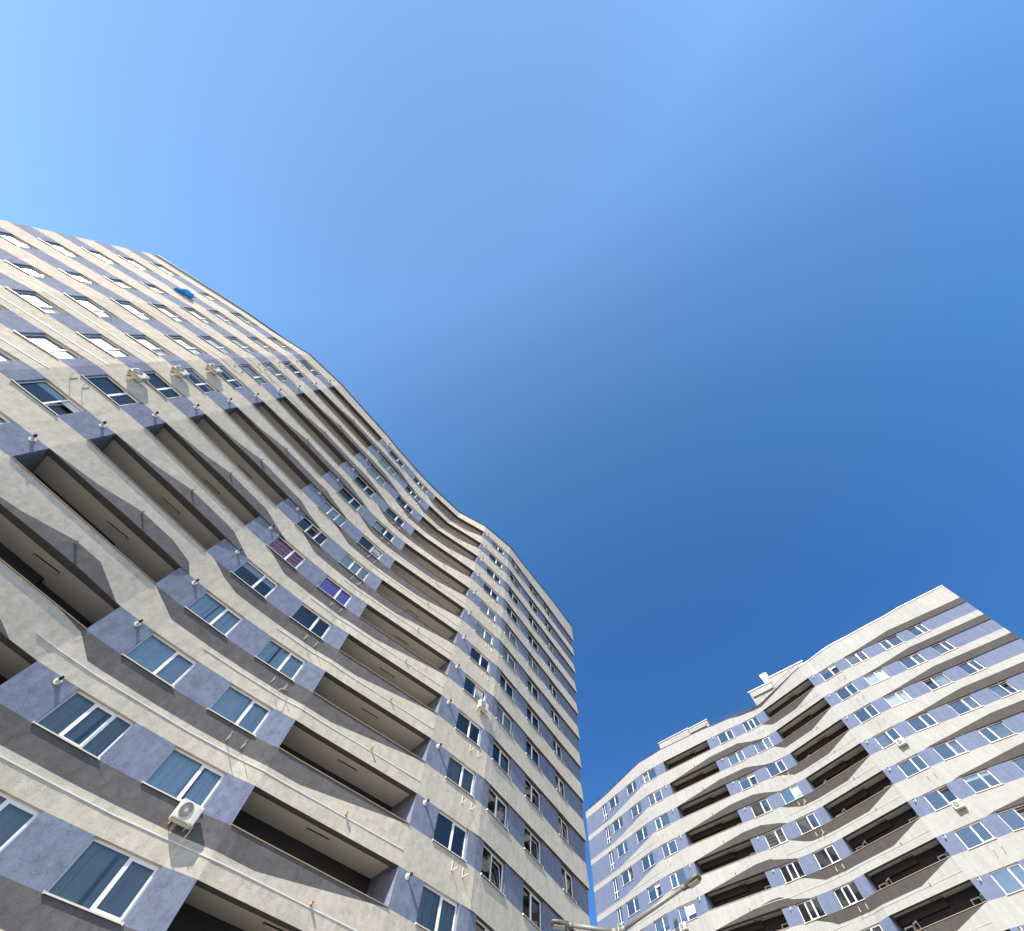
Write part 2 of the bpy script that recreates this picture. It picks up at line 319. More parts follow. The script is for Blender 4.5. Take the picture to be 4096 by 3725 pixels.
class Tower:
    def __init__(s, plan, zL0, dz, roof, windows, balconies, white, floors):
        s.plan = plan; s.zL0 = zL0; s.dz = dz; s.roof = roof; s.windows = windows; s.balconies = balconies
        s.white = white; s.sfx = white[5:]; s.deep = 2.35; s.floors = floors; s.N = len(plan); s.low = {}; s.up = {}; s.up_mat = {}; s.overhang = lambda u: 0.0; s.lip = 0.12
        s.dark_from = 99; s.notch = None
        s.nrm = []
        P = [s.station(j, 28.0) for j in range(s.N)]
        seg = [(P[j+1]-P[j]).normalized() for j in range(s.N-1)]
        for j in range(s.N):
            t = (seg[max(j-1, 0)]+seg[min(j, s.N-2)]).normalized(); s.nrm.append(Vector((t.y, -t.x, 0)))
    def L(s, k): return s.zL0-3.0*k
    def P(s, k): return s.zL0-3.0*k-s.dz
    def station(s, j, z):
        t = s.plan[j]
        if z <= t[0][0] or len(t) == 1: return Vector((t[0][1], t[0][2], 0))
        for a, b in zip(t, t[1:]):
            if z <= b[0] or b is t[-1]:
                f = (z-a[0])/(b[0]-a[0]); return Vector((a[1]+(b[1]-a[1])*f, a[2]+(b[2]-a[2])*f, 0))
    def normal(s, u):
        j = min(max(int(math.floor(u)), 0), s.N-2); f = u-j
        return (s.nrm[j]*(1-f)+s.nrm[j+1]*f).normalized()
    def pos(s, u, z, off=0.0):
        """point of the facade: u counts the seams, z is height above the eye, off is metres in front of the wall"""
        j = min(max(int(math.floor(u)), 0), s.N-2); f = u-j
        p = s.station(j, z)*(1-f)+s.station(j+1, z)*f + s.normal(u)*off
        return Vector((p.x, p.y, z+EYE))
    def roof_z(s, u): return lerp_pts(s.roof, u, s.roof[-1][1])
    def in_balcony(s, u): return any(a-1e-6 <= u <= b+1e-6 for a, b in s.balconies)
    def top(s, k, u):
        return s.roof_z(u) if k == 0 else s.P(k-1)
    def levels(s, k, u, cut=False):
        zb, zt = s.L(k), s.top(k, u)
        if cut: zt = s.P(k-1)-0.72
        lo = zb+max(0.0, lerp_pts(s.low.get(k), u, 0.0)) if k in s.low else zb
        if k in s.low2: lo = max(lo, zb+lerp_pts(s.low2[k], u, 0.0))
        hi = zt
        for pts, mat in s.up.get(k, []):
            v = lerp_pts(pts, u, None)
            if v is not None: hi = min(hi, zb+v)
        hi = min(max(hi, lo), zt); return zb, lo, hi, zt
    def front_off(s, k, u, z):
        zb, lo, hi, zt = s.levels(k, u); og = s.overhang(u); h = lo-zb
        base = og*(1-(z-zb)/(zt-zb))
        return base+(s.lip*h/0.8*(1-(z-zb)/h) if h > 1e-3 and z < lo else 0.0)
    def on_band(s, k, u, frac, off):
        """point standing off metres in front of the band above strip k, frac of 3 m above its lower edge"""
        z = s.L(k)+3.0*frac; return s.pos(u, z, s.front_off(k, u, z)+off)
    low2 = {}

def build_band(T, k, root):
    mb = MB(); us = set(float(j) for j in range(T.N))
    for p in (T.low.get(k) or []): us.add(p[0])
    for p in (T.low2.get(k) or []): us.add(p[0])
    for pts, m_ in T.up.get(k, []):
        for p in pts: us.add(p[0])
    if k == 0:
        for p in T.roof: us.add(float(p[0]))
    us = sorted(u for u in us if 0 <= u <= T.N-1)
    for a, b in zip(us, us[1:]):
        if b-a < 1e-4: continue
        mid = (a+b)/2; cut = bool(T.notch and k >= 1 and T.notch[0] <= mid <= T.notch[1])
        la, lb = T.levels(k, a, cut), T.levels(k, b, cut)
        upm = 'grey'+T.sfx
        for pts, m_ in T.up.get(k, []):
            if pts[0][0] <= mid <= pts[-1][0]: upm = m_+T.sfx
        for r, mat in ((0, 'grey'+T.sfx), (1, T.white), (2, upm)):
            if la[r+1]-la[r] < 1e-4 and lb[r+1]-lb[r] < 1e-4: continue
            q = [T.pos(a, la[r], T.front_off(k, a, la[r])), T.pos(b, lb[r], T.front_off(k, b, lb[r])),
                 T.pos(b, lb[r+1], T.front_off(k, b, lb[r+1])), T.pos(a, la[r+1], T.front_off(k, a, la[r+1]))]
            if la[r+1]-la[r] < 1e-4: q = q[:3]
            elif lb[r+1]-lb[r] < 1e-4: q = [q[0], q[1], q[3]]
            mb.quad(q, mat)
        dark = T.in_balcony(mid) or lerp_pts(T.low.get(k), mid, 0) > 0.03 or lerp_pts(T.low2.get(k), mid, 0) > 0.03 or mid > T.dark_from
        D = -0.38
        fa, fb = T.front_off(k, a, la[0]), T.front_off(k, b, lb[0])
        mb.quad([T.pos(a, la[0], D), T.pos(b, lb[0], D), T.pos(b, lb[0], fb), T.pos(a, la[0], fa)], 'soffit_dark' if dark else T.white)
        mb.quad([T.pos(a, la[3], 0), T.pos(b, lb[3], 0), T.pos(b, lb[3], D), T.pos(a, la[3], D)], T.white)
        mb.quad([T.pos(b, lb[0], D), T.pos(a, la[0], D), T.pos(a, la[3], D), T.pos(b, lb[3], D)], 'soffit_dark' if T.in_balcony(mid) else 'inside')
    for u in (us[0], us[-1]):                                   # the two ends of the band
        z = T.levels(k, u)
        for r in range(3):
            if z[r+1]-z[r] < 1e-4: continue
            mat = ('grey'+T.sfx, T.white, (T.up.get(k) or [(0, 'grey')])[-1 if u == us[0] else 0][1]+T.sfx)[r]
            mb.quad([T.pos(u, z[r], -0.38), T.pos(u, z[r], T.front_off(k, u, z[r])), T.pos(u, z[r+1], T.front_off(k, u, z[r+1])), T.pos(u, z[r+1], -0.38)], mat)
    if T.notch and k >= 1:                                      # cheeks of the tall windows cut into the band
        for u in T.notch:
            z1, z2 = T.P(k-1)-0.72, T.P(k-1)
            mb.quad([T.pos(u, z1, 0), T.pos(u, z2, 0), T.pos(u, z2, -0.3), T.pos(u, z1, -0.3)], 'blue'+T.sfx)
    return mb

def build_strip(T, k, mb):
    zp, zl = T.P(k), T.L(k)
    ops = sorted([(a, b, 0.3) for a, b in T.windows]+[(a, b, T.deep) for a, b in T.balconies])
    ends = [(0, None)]; piers = []; cur = 0.0; dep = 0.3
    for a, b, d in ops:
        piers.append((cur, float(a), dep, d)); cur = float(b); dep = d
    piers.append((cur, float(T.N-1), dep, 0.3))
    for a, b, da, db in piers:
        if b-a < 1e-6: continue
        us = [a]+[float(j) for j in range(int(a)+1, int(math.ceil(b)))]+[b]; us = sorted(set(us))
        for x, y in zip(us, us[1:]):
            mb.quad([T.pos(x, zp), T.pos(y, zp), T.pos(y, zl), T.pos(x, zl)], 'blue'+T.sfx)
        for u, d in ((a, da), (b, db)):
            mb.quad([T.pos(u, zp, -d), T.pos(u, zp, 0), T.pos(u, zl, 0), T.pos(u, zl, -d)], 'blue'+T.sfx)
    return mb

def build_core(T, root, depth=13.0):
    """inner wall, floor slabs, end walls, rear wall and roof deck"""
    mb = MB(); us = [float(j) for j in range(T.N)]; zr = min(z for u, z in T.roof)-0.5
    g = -EYE
    for a, b in zip(us, us[1:]):
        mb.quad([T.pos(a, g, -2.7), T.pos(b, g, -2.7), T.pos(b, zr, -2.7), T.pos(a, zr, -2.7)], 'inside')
        for k in range(T.floors):
            fl = 'floor' if T.in_balcony((a+b)/2) else 'inside'
            z1, z2 = T.L(k)+0.24, T.L(k)+0.44; m = 'ceiling'
            mb.quad([T.pos(a, z1, -0.375), T.pos(b, z1, -0.375), T.pos(b, z1, -2.69), T.pos(a, z1, -2.69)], m)
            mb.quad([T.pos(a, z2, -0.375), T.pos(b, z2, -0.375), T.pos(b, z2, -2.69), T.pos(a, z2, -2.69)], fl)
        z = T.P(T.floors-1)
        mb.quad([T.pos(a, g, 0), T.pos(b, g, 0), T.pos(b, z, 0), T.pos(a, z, 0)], T.white)
    A, B = T.pos(0, zr), T.pos(T.N-1, zr); na, nb = T.nrm[0], T.nrm[-1]
    A2, B2 = A-na*depth, B-nb*depth
    def low(p): return Vector((p.x, p.y, 0))
    a0, b0 = T.pos(0, g), T.pos(T.N-1, g); a2, b2 = a0-na*depth, b0-nb*depth
    ia, ib = T.pos(0, g, -0.4), T.pos(T.N-1, g, -0.4); iA, iB = T.pos(0, zr, -0.4), T.pos(T.N-1, zr, -0.4)
    mb.quad([a2, ia, iA, A2], T.white); mb.quad([ib, b2, B2, iB], T.white); mb.quad([b2, a2, A2, B2], T.white)
    mb.quad([T.pos(u, zr, -0.36) for u in us]+[B2, A2], 'roof')
    return mb.build('core_wall', root)

def build_roof_cap(T, root, mat, h=0.05, over=0.06, u0=0.0, u1=None):
    mb = MB(); u1 = T.N-1 if u1 is None else u1
    us = sorted(set([u0, u1]+[float(j) for j in range(T.N)]+[float(p[0]) for p in T.roof]+[20*0.0+x for x in ()])); us = [u for u in us if u0 <= u <= u1]
    for a, b in zip(us, us[1:]):
        za, zb = T.roof_z(a)+0.004, T.roof_z(b)+0.004; I = -0.45
        def c(u, z): return [T.pos(u, z, I), T.pos(u, z, over), T.pos(u, z+h, over), T.pos(u, z+h, I)]
        p, q = c(a, za), c(b, zb)
        for i in range(4):
            j = (i+1) % 4; mb.quad([p[i], q[i], q[j], p[j]], mat)
    for u in (u0, u1):
        z = T.roof_z(u)+0.004; mb.quad([T.pos(u, z, -0.45), T.pos(u, z, over), T.pos(u, z+h, over), T.pos(u, z+h, -0.45)], mat)
    return mb.build('roof_coping', root)

def build_balcony(T, k, a, b, root, light_u, doors):
    """recess behind a parapet: rear wall, side walls, coping, tube light and the frames of its doors"""
    mb = MB(); zp, zl = T.P(k), T.L(k); us = [float(j) for j in range(a, b+1)]; lowz = zp-1.12; hi = zl+0.236
    for x, y in zip(us, us[1:]):
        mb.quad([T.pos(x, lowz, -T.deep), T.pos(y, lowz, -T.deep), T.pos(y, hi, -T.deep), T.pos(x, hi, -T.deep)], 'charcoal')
    for u, sgn in ((float(a), 1), (float(b), -1)):
        mb.quad([T.pos(u, zl, -0.385), T.pos(u, zl, -T.deep), T.pos(u, hi, -T.deep), T.pos(u, hi, -0.385)], 'blue'+T.sfx)
        mb.quad([T.pos(u, lowz, -0.385), T.pos(u, lowz, -T.deep), T.pos(u, zp, -T.deep), T.pos(u, zp, -0.385)], 'blue'+T.sfx)
    if b-a == 1:                                               # a boxed beam along the rear wall
        q0, q1 = T.pos(a+0.02, zl-0.35, -T.deep), T.pos(a+0.62, zl-0.35, -T.deep); n = T.normal(a+0.5)
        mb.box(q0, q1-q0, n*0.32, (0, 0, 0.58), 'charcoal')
    bal = mb.build('balcony', root)
    cp_ = MB()
    for x, y in zip(us, us[1:]):
        def c(u): return [T.pos(u, zp+0.004, -0.42), T.pos(u, zp+0.004, 0.05), T.pos(u, zp+0.034, 0.05), T.pos(u, zp+0.034, -0.42)]
        p, q = c(x), c(y)
        for i in range(4): cp_.quad([p[i], q[i], q[(i+1) % 4], p[(i+1) % 4]], 'cap')
    for u in (us[0], us[-1]):
        cp_.quad([T.pos(u, zp+0.004, -0.42), T.pos(u, zp+0.004, 0.05), T.pos(u, zp+0.034, 0.05), T.pos(u, zp+0.034, -0.42)], 'cap')
    cp_.build('coping', bal)
    lt = MB(); p = T.pos(light_u, zl+0.24, -1.25); n = T.normal(light_u); t = Vector((-n.y, n.x, 0))
    lt.box(p-t*0.62-n*0.05-Vector((0, 0, 0.035)), t*1.24, n*0.10, (0, 0, 0.034), 'black')
    lt.tube([p-t*0.52-Vector((0, 0, 0.055)), p+t*0.52-Vector((0, 0, 0.055))], 0.024, 'tube', 8)
    for e in (-0.58, 0.54): lt.box(p+t*e-n*0.05-Vector((0, 0, 0.06)), t*0.05, n*0.10, (0, 0, 0.03), 'tube')
    lt.build('ceiling_light', bal)
    for u, open_ in doors:
        d = MB(); o = T.pos(u, zp, -T.deep+0.01); n = T.normal(u); t = Vector((-n.y, n.x, 0)); W = 0.85; Hh = 0.98
        for x0, x1, z0, z1 in ((0, .08, -1, Hh), (W-.08, W, -1, Hh), (.08, W-.08, Hh-.08, Hh), (.08, W-.08, 0.25, .33)):
            d.box(o+t*x0+Vector((0, 0, z0)), t*(x1-x0), n*0.06, (0, 0, z1-z0), 'pvc')
        if open_:                                              # sash tilted into the balcony
            up_ = Vector((0, 0, 1))*0.86-n*(-0.5)*0.35; up_.normalize()
            q = o+t*(W+0.12)+n*0.08
            for x0, x1, z0, z1 in ((0, .09, -.5, Hh), (.50, .59, -.5, Hh), (.09, .50, Hh-.09, Hh)):
                d.box(q+t*x0*0.9+n*x0*0.5+up_*z0, (t*0.87+n*0.49)*(x1-x0), n*0.05, up_*(z1-z0), 'pvc')
        d.build('door_frame', bal)
    return bal

def build_window(T, k, a, b, root, kind, split, dress, bright=False, tall=False, sash=1, ajar=False):
    zp, zl = T.P(k)-(0.72 if tall else 0), T.L(k)
    O = T.pos(a, zp); E = T.pos(b, zp); X = (E-O); X.z = 0; wd = X.length; X.normalize(); h = zl-zp
    top = T.pos(a, zl); lean = (top-O).dot(X)/h; back = (top-O).dot(Vector((X.y, -X.x, 0)))/h
    ang = math.atan2(X.y, X.x)
    def place(mb, name, parent, smooth=False):
        mb.v = [(v[0]+lean*v[2], v[1]-back*v[2], v[2]) for v in mb.v]
        return mb.build(name, parent, smooth)
    fr = MB(); F = 0.065; y0, y1 = 0.15, 0.22                  # local y points into the room
    fr.bar(0, F, y0, y1, 0.026, h, 'pvc'); fr.bar(wd-F, wd, y0, y1, 0.026, h, 'pvc')
    fr.bar(F, wd-F, y0, y1, 0.026, 0.026+F, 'pvc'); fr.bar(F, wd-F, y0, y1, h-F, h, 'pvc')
    lights = []
    xs = [F]
    for q in split: xs += [wd*q-0.045, wd*q+0.045]; fr.bar(wd*q-0.045, wd*q+0.045, y0, y1, 0.026+F, h-F, 'pvc')
    xs.append(wd-F)
    cells = [(xs[i], xs[i+1]) for i in range(0, len(xs), 2)]
    for i, (p, q) in enumerate(cells):
        z0, z1 = 0.026+F, h-F
        if tall:
            zm = z0+0.33*(z1-z0); fr.bar(p, q, y0, y1, zm-0.04, zm+0.04, 'pvc'); lights += [(p, q, z0, zm-0.04), (p, q, zm+0.04, z1)]
        elif i == sash and not ajar:                           # an opening sash has its own frame, set a little forward
            G = 0.055; yy0, yy1 = y0-0.018, y0+0.04
            fr.bar(p-.02, p+G, yy0, yy1, z0-.02, z1+.02, 'pvc'); fr.bar(q-G, q+.02, yy0, yy1, z0-.02, z1+.02, 'pvc')
            fr.bar(p+G, q-G, yy0, yy1, z0-.02, z0+G, 'pvc'); fr.bar(p+G, q-G, yy0, yy1, z1-G, z1+.02, 'pvc')
            lights.append((p+G, q-G, z0+G, z1-G))
        elif i == sash and ajar:                               # tilted inwards at the head
            G = 0.05; tl = 0.20; L_ = z1-z0
            up_ = Vector((0, tl, L_)); up_ *= L_/up_.length
            for xx0, xx1, s0, s1 in ((p, p+G, 0, 1), (q-G, q, 0, 1), (p+G, q-G, 0, G/L_), (p+G, q-G, 1-G/L_, 1)):
                fr.box(Vector((xx0, y0+.05, z0))+up_*s0, (xx1-xx0, 0, 0), (0, 0.05, 0), up_*(s1-s0), 'pvc')
            lights.append((p+G, q-G, z0+G, z1-G, tl))
        else: lights.append((p, q, z0, z1))
    for c in lights:                                           # thin black gasket round every pane
        if len(c) == 5: continue
        p, q, z0, z1 = c; g_ = 0.008
        fr.bar(p, p+g_, y0+.02, y0+.03, z0, z1, 'gasket'); fr.bar(q-g_, q, y0+.02, y0+.03, z0, z1, 'gasket'); fr.bar(p+g_, q-g_, y0+.02, y0+.03, z1-g_, z1, 'gasket')
    win = place(fr, 'window', root); win.location = O; win.rotation_euler = (0, 0, ang)
    pn = MB(); gm = 'glass_r' if bright else ('glass_c' if T.sfx else 'glass')
    for c in lights:
        p, q, z0, z1 = c[:4]; t_ = c[4] if len(c) == 5 else 0; r1 = random.uniform(-.006, .006); r2 = random.uniform(-.006, .006)
        yb = y0+(0.07 if t_ else 0.032)
        pn.quad([(p, yb, z0), (q, yb+r1, z0), (q, yb+r1+r2+t_, z1), (p, yb+r2+t_, z1)], gm)
    place(pn, 'pane', win)
    si = MB()
    si.bar(0.003, wd-0.003, 0.0, 0.15, 0.004, 0.026, 'sill'); si.bar(-0.04, wd+0.04, -0.07, -0.004, 0.0, 0.024, 'sill'); si.bar(-0.04, wd+0.04, -0.0705, -0.064, -0.018, -0.001, 'sill'); si.bar(-0.04, wd+0.04, -0.0635, -0.004, -0.012, -0.001, 'gasket')  # black bar under the nose paints in the shade below the sill
    for e in (-0.045, wd+0.02): si.bar(e, e+0.025, -0.078, -0.003, -0.03, 0.035, 'pvc')
    place(si, 'sill', win)
    if dress: dress_window(place, win, wd, h, dress)
    return win

def dress_window(place, win, wd, h, dress):
    kind, mat = dress; c = MB()
    if kind == 'curtain':
        ph = random.random()*6; x0, x1 = 0.05, wd-0.05; gap = random.uniform(0.3, 0.7) if random.random() < 0.45 else None; fq = random.uniform(9, 15)
        parts = [(x0, x1)] if gap is None else [(x0, x0+(x1-x0)*gap-random.uniform(0.02, 0.14)), (x0+(x1-x0)*gap+0.02, x1)]
        for s0, s1 in parts:
            n = max(8, int((s1-s0)/0.025)); pts = []
            for i in range(n+1):
                x = s0+(s1-s0)*i/n; pts.append((x, 0.30+0.055*math.sin(x*fq+ph+1.9*math.sin(x*3.1+ph))+0.03*math.sin(x*fq*2.3+2.2*math.sin(x*4+ph)), random.uniform(-.01, .01)))
            for p, q in zip(pts, pts[1:]): c.quad([(p[0], p[1], 0.0), (q[0], q[1], 0.0), (q[0]+.02, q[1]*.5+.17, h), (p[0]+.02, p[1]*.5+.17, h)], mat)
        place(c, 'curtain', win, True)
    elif kind == 'half':                                       # curtain gathered to one side
        n = 26; ph = random.random()*6; x0, x1 = (0.08, wd*0.45) if random.random() < .5 else (wd*0.52, wd-0.08); pts = []
        for i in range(n+1):
            x = x0+(x1-x0)*i/n; pts.append((x, 0.36+0.045*math.sin(x*38+ph)))
        for p, q in zip(pts, pts[1:]): c.quad([(p[0], p[1], 0.0), (q[0], q[1], 0.0), (q[0], q[1], h), (p[0], p[1], h)], mat)
        place(c, 'curtain', win, True)
    elif kind == 'blind':
        d = random.choice((0.0, 0.0, h*0.35)); c.bar(0.07, wd-0.07, 0.25, 0.262, d, h, mat); c.bar(0.07, wd-0.07, 0.24, 0.27, d, d+0.03, 'pvc'); place(c, 'blind', win)
    elif kind == 'shade':                                      # blind lowered a little way
        c.bar(0.07, wd-0.07, 0.25, 0.262, h*0.72, h, mat); place(c, 'blind', win)
    elif kind == 'nursery':
        c.bar(0.07, wd-0.07, 0.27, 0.28, 0.0, h, mat)
        for i in range(9):
            x = 0.2+(wd-0.45)*((i*0.37) % 1.0); z = 0.2+(h-0.5)*((i*0.61+.13) % 1.0); r = 0.05
            if i % 3 == 2: c.quad([(x-r, 0.265, z-r), (x+r, 0.265, z-r), (x, 0.265, z+r*1.4)], 'motif')
            else: c.quad([(x+r*0.8*math.cos(q*math.pi/4), 0.265, z+r*math.sin(q*math.pi/4)*(1.3 if q in (1, 2, 3) else 0.9)) for q in range(8)], 'motif')
        place(c, 'curtain', win)
    elif kind == 'plants':
        for i in range(6):
            x = 0.2+0.28*i+random.uniform(-.08, .08)
            if x > wd-0.15: break
            for q in range(9):
                a = random.uniform(0, 6.28); r = random.uniform(.06, .16); z = random.uniform(.05, .45); p = Vector((x, 0.36, 0.05)); e = p+Vector((r*math.cos(a), r*0.4*math.sin(a), z))
                s_ = Vector((0.03, 0, 0.02)); c.quad([p, (p+e)/2+s_, e, (p+e)/2-s_], 'flower' if (mat == 'flower' and z > .3) else 'leaf')
        place(c, 'houseplant', win)

def build_vent(T, k, u, root):
    z = T.L(k)-0.17; n = T.normal(u); p = T.pos(u, z, 0.0)
    mb = MB(); mb.tube([p+n*0.002, p+n*0.02], 0.125, 'pipe', 18); mb.tube([p+n*0.01, p+n*0.24], [0.072, 0.066], 'pipe', 14)
    v = mb.build('vent_pipe', root)
    c = MB(); c.tube([p+n*0.235, p+n*0.26, p+n*0.31, p+n*0.32, p+n*0.36, p+n*0.38], [0.062, 0.072, 0.066, 0.052, 0.05, 0.034], 'black', 14); c.build('vent_cap', v)

def build_spout(T, k, u, root):
    p = T.on_band(k, u, 0.215, 0.0); n = T.normal(u); t = Vector((-n.y, n.x, 0)); z = Vector((0, 0, 1)); mb = MB(); w_ = 0.075
    for a, b, c, d in ((0, w_, 0, .008), (0, w_, w_-.008, w_), (0, .008, .008, w_-.008), (w_-.008, w_, .008, w_-.008)):
        mb.box(p+t*a+z*c, t*(b-a), n*0.20, z*(d-c), 'spout')
    mb.build('rain_spout', root)

def build_duct(T, k, ua, ub, root):
    """white cable trunking fixed along the band above strip k"""
    mb = MB(); us = sorted(set([ua, ub]+[float(j) for j in range(T.N) if ua < j < ub])); f = 0.188
    sag = lambda u: 0.012*math.sin(u*9.0+k)
    for a, b in zip(us, us[1:]):
        for f_ in (0,):
            def c(u):
                z0 = sag(u)
                return [T.on_band(k, u, f, 0.004)+Vector((0, 0, z0)), T.on_band(k, u, f, 0.03)+Vector((0, 0, z0)), T.on_band(k, u, f, 0.03)+Vector((0, 0, z0+.04)), T.on_band(k, u, f, 0.004)+Vector((0, 0, z0+.04))]
            p, q = c(a), c(b)
            for i in range(4): mb.quad([p[i], q[i], q[(i+1) % 4], p[(i+1) % 4]], 'duct'+T.sfx)
    for u in (ua, ub):
        mb.quad(c(u), 'duct'+T.sfx)
    mb.build('cable_trunking', root)

def bracket_mesh(mb, o, n, arm=0.46, leg=0.40):
    t = Vector((-n.y, n.x, 0)); z = Vector((0, 0, 1)); W = 0.035
    mb.box(o-t*W/2+n*0.002, t*W, n*0.006, z*leg, 'steel'); mb.box(o-t*W/2+n*0.008, t*0.006, n*0.03, z*leg, 'steel')
    mb.box(o-t*W/2+n*0.008, t*W, n*(arm-0.008), z*0.006, 'steel'); mb.box(o-t*W/2+n*0.038, t*0.006, n*(arm-0.038), z*0.03+z*0.006, 'steel')

def build_bracket(T, k, u, root, loose=0):
    o = T.on_band(k, u, 0.31-0.0, 0.0); n = T.normal(u); mb = MB(); bracket_mesh(mb, o, n)
    b = mb.build('wall_bracket', root)
    if loose:
        c = MB(); t = Vector((-n.y, n.x, 0)); z = Vector((0, 0, 1)); pts = []
        if loose == 1: key = [(0, .02, .02), (0, .22, .16), (.05, .40, .42), (.16, .42, .60), (.26, .30, .50), (.24, .14, .30), (.18, .05, .1)]
        elif loose == 2: key = [(.02, .0, .0), (-.01, .18, .06), (.03, .36, .20), (-.02, .50, .46), (.02, .56, .74), (.0, .58, .92)]
        else: key = [(.2, .0, .1), (.12, .16, .02), (-.06, .26, -.06), (-.2, .34, -.22), (-.24, .30, -.32)]
        c.tube([o+t*x+n*y+z*q for x, y, q in key], 0.02 if loose < 3 else 0.014, 'steel', 7); c.build('loose_cable', b)

def build_ac(T, k, u, width, label, logo=None):
    """outdoor unit standing on two wall brackets"""
    o = T.on_band(k, u, 0.31, 0.0); n = T.normal(u); ang = math.atan2(n.x, -n.y)     # local -y looks away from the wall
    e = empty('air_conditioner', label, 'air conditioner', 'air conditioners hung on the facades', o); e.rotation_euler = (0, 0, ang)
    W, Hh, y0, y1 = width, 0.58, -0.13, -0.46
    bm = bmesh.new(); bmesh.ops.create_cube(bm, size=1.0)
    bmesh.ops.scale(bm, vec=(W, y0-y1, Hh), verts=bm.verts); bmesh.ops.translate(bm, vec=(0, (y0+y1)/2, 0.045+Hh/2), verts=bm.verts)
    bmesh.ops.bevel(bm, geom=bm.edges[:], offset=0.022, segments=3, affect='EDGES')
    me = bpy.data.meshes.new('casing'); bm.to_mesh(me); bm.free(); me.materials.append(MAT['acwhite']); cs = link('casing', me, e)
    g = MB(); cx, cz, R = -W*0.14, 0.045+Hh*0.5, 0.235
    g.tube([(cx, y1+0.01, cz), (cx, y1-0.004, cz)], R, 'acdark', 36)
    for r in (0.06, 0.09, 0.12, 0.15, 0.18, 0.21, 0.236):
        g.tube([(cx+r*math.cos(q*math.pi/18), y1-0.012, cz+r*math.sin(q*math.pi/18)) for q in range(37)], 0.0042 if r < .23 else .011, 'acgrille', 5, False)
    for q in range(28):
        a = q*2*math.pi/28; a2 = a+0.35
        g.tube([(cx+.05*math.cos(a), y1-.014, cz+.05*math.sin(a)), (cx+.236*math.cos(a2), y1-.014, cz+.236*math.sin(a2))], 0.0035, 'acgrille', 4, False)
    g.tube([(cx, y1, cz), (cx, y1-0.022, cz)], 0.055, 'acgrille', 20)
    g.build('fan_grille', e)
    l = MB()
    for q in range(9): l.bar(W*0.26, W*0.46, y1-0.008, y1+0.002, 0.09+q*0.055, 0.09+q*0.055+0.034, 'acwhite')
    for q in range(7): l.bar(W/2-0.002, W/2+0.006, y1+.06, y0-.06, 0.14+q*0.055, 0.14+q*0.055+0.02, 'acdark')
    for q in range(8): l.bar(-W*0.45+q*W*0.11, -W*0.45+q*W*0.11+W*0.07, y1+.05, y1+.09, 0.040, 0.0455, 'acdark')
    l.build('louvre_panel', e)
    if logo:
        g2 = MB()
        if logo == 'flower':
            for q in range(6):
                a = q*math.pi/3; g2.tube([(W*0.36+.03*math.cos(a), y1-.006, .5+.03*math.sin(a)), (W*.36+.03*math.cos(a), y1-.012, .5+.03*math.sin(a))], .017, 'flower', 8)
        else:
            for q in range(6): g2.bar(-W/2-.007, -W/2-.001, y1+.06+.075*(q % 3), y1+.10+.075*(q % 3), .24+.14*(q//3), .32+.14*(q//3), ('teal', 'leaf', 'cap')[q % 3])
        g2.build('sticker', e)
    for s_ in (-1, 1):
        b = MB(); bracket_mesh(b, Vector((s_*W*0.34, 0.0, 0.0)), Vector((0, -1, 0)), 0.48); b.build('bracket', e)
    p = MB(); p.tube([(W/2-.02, y0-.05, .2), (W/2+.06, y0-.02, .16), (W/2+.08, -.06, .02), (W/2+.06, -.02, -.14), (W/2+.05, 0.0, -.16)], 0.022, 'pipe', 8)
    p.build('refrigerant_pipe', e)
    return e

# ------------------------------------------------------------------ the left tower
LT = Tower(LEFT_PLAN, 43.878, 1.409,
    [(0, 45.7), (3, 45.55), (5, 45.3), (7, 45.15), (9, 45.6), (12, 45.6), (14, 45.0), (18, 45.05), (20, 45.4), (23, 45.85), (25, 46.05), (27, 46.55), (29, 47.0), (30, 47.2)],
    [(1, 2), (3, 4), (5, 6), (7, 8), (10, 11), (14, 15), (16, 17), (21, 22), (24, 25), (26, 27), (28, 29)], [(12, 13), (18, 20)], 'white', 14)
H = 0.80; FULL = 3.0-1.409
ends_lo = {1: (14.94, 16.5), 2: (14.67, 16.15), 3: (14.39, 15.85), 4: (14.05, 15.4), 5: (13.74, 14.92), 6: (13.37, 14.58), 7: (12.95, 14.2), 8: (12.93, 13.95), 9: (12.82, 13.33), 10: (12.73, 12.97), 11: (12.60, 12.85), 12: (12.45, 12.7)}
for k, (p, e) in ends_lo.items():
    LT.low[k] = [(12.0, 0.0), (12.30, 0.30), (12.56, H), (p, H), (e, 0.0)] if p > 12.6 else [(12.0, 0.0), (12.30, 0.30), (p, 0.7), (e, 0.0)]
starts_up = {1: (17.12, 18.15), 2: (16.5, 17.75), 3: (16.05, 16.98), 4: (15.52, 16.4), 5: (15.08, 16.25), 6: (14.6, 15.77), 7: (14.25, 15.02), 8: (14.08, 14.86), 9: (13.32, 14.44), 10: (13.02, 14.05), 11: (12.84, 13.62), 12: (12.6, 13.2), 13: (12.4, 12.95)}
for k, (s_, p) in starts_up.items():
    q = {1: 19.45, 2: 19.45, 3: 19.42, 4: 19.42, 5: 19.40, 6: 19.32, 7: 19.18}.get(k, 19.10)
    LT.up[k] = [([(s_, FULL), (p, H), (q, H), (20.0, FULL)], 'grey')]
LT.up[0] = [([(0.0, 1.12), (6.5, 0.98), (8.6, 1.70)], 'grey')]
LT.overhang = lambda u: 0.0 if u < 23 else 0.15*min(1.0, (u-23)/5.0)+0.04
LT.dark_from = 23.0
left = empty('apartment_tower', 'tall wavy apartment tower with cream, grey and blue bands filling the left of the picture', 'apartment building', 'apartment towers', LT.pos(13, -EYE))
INV = {}
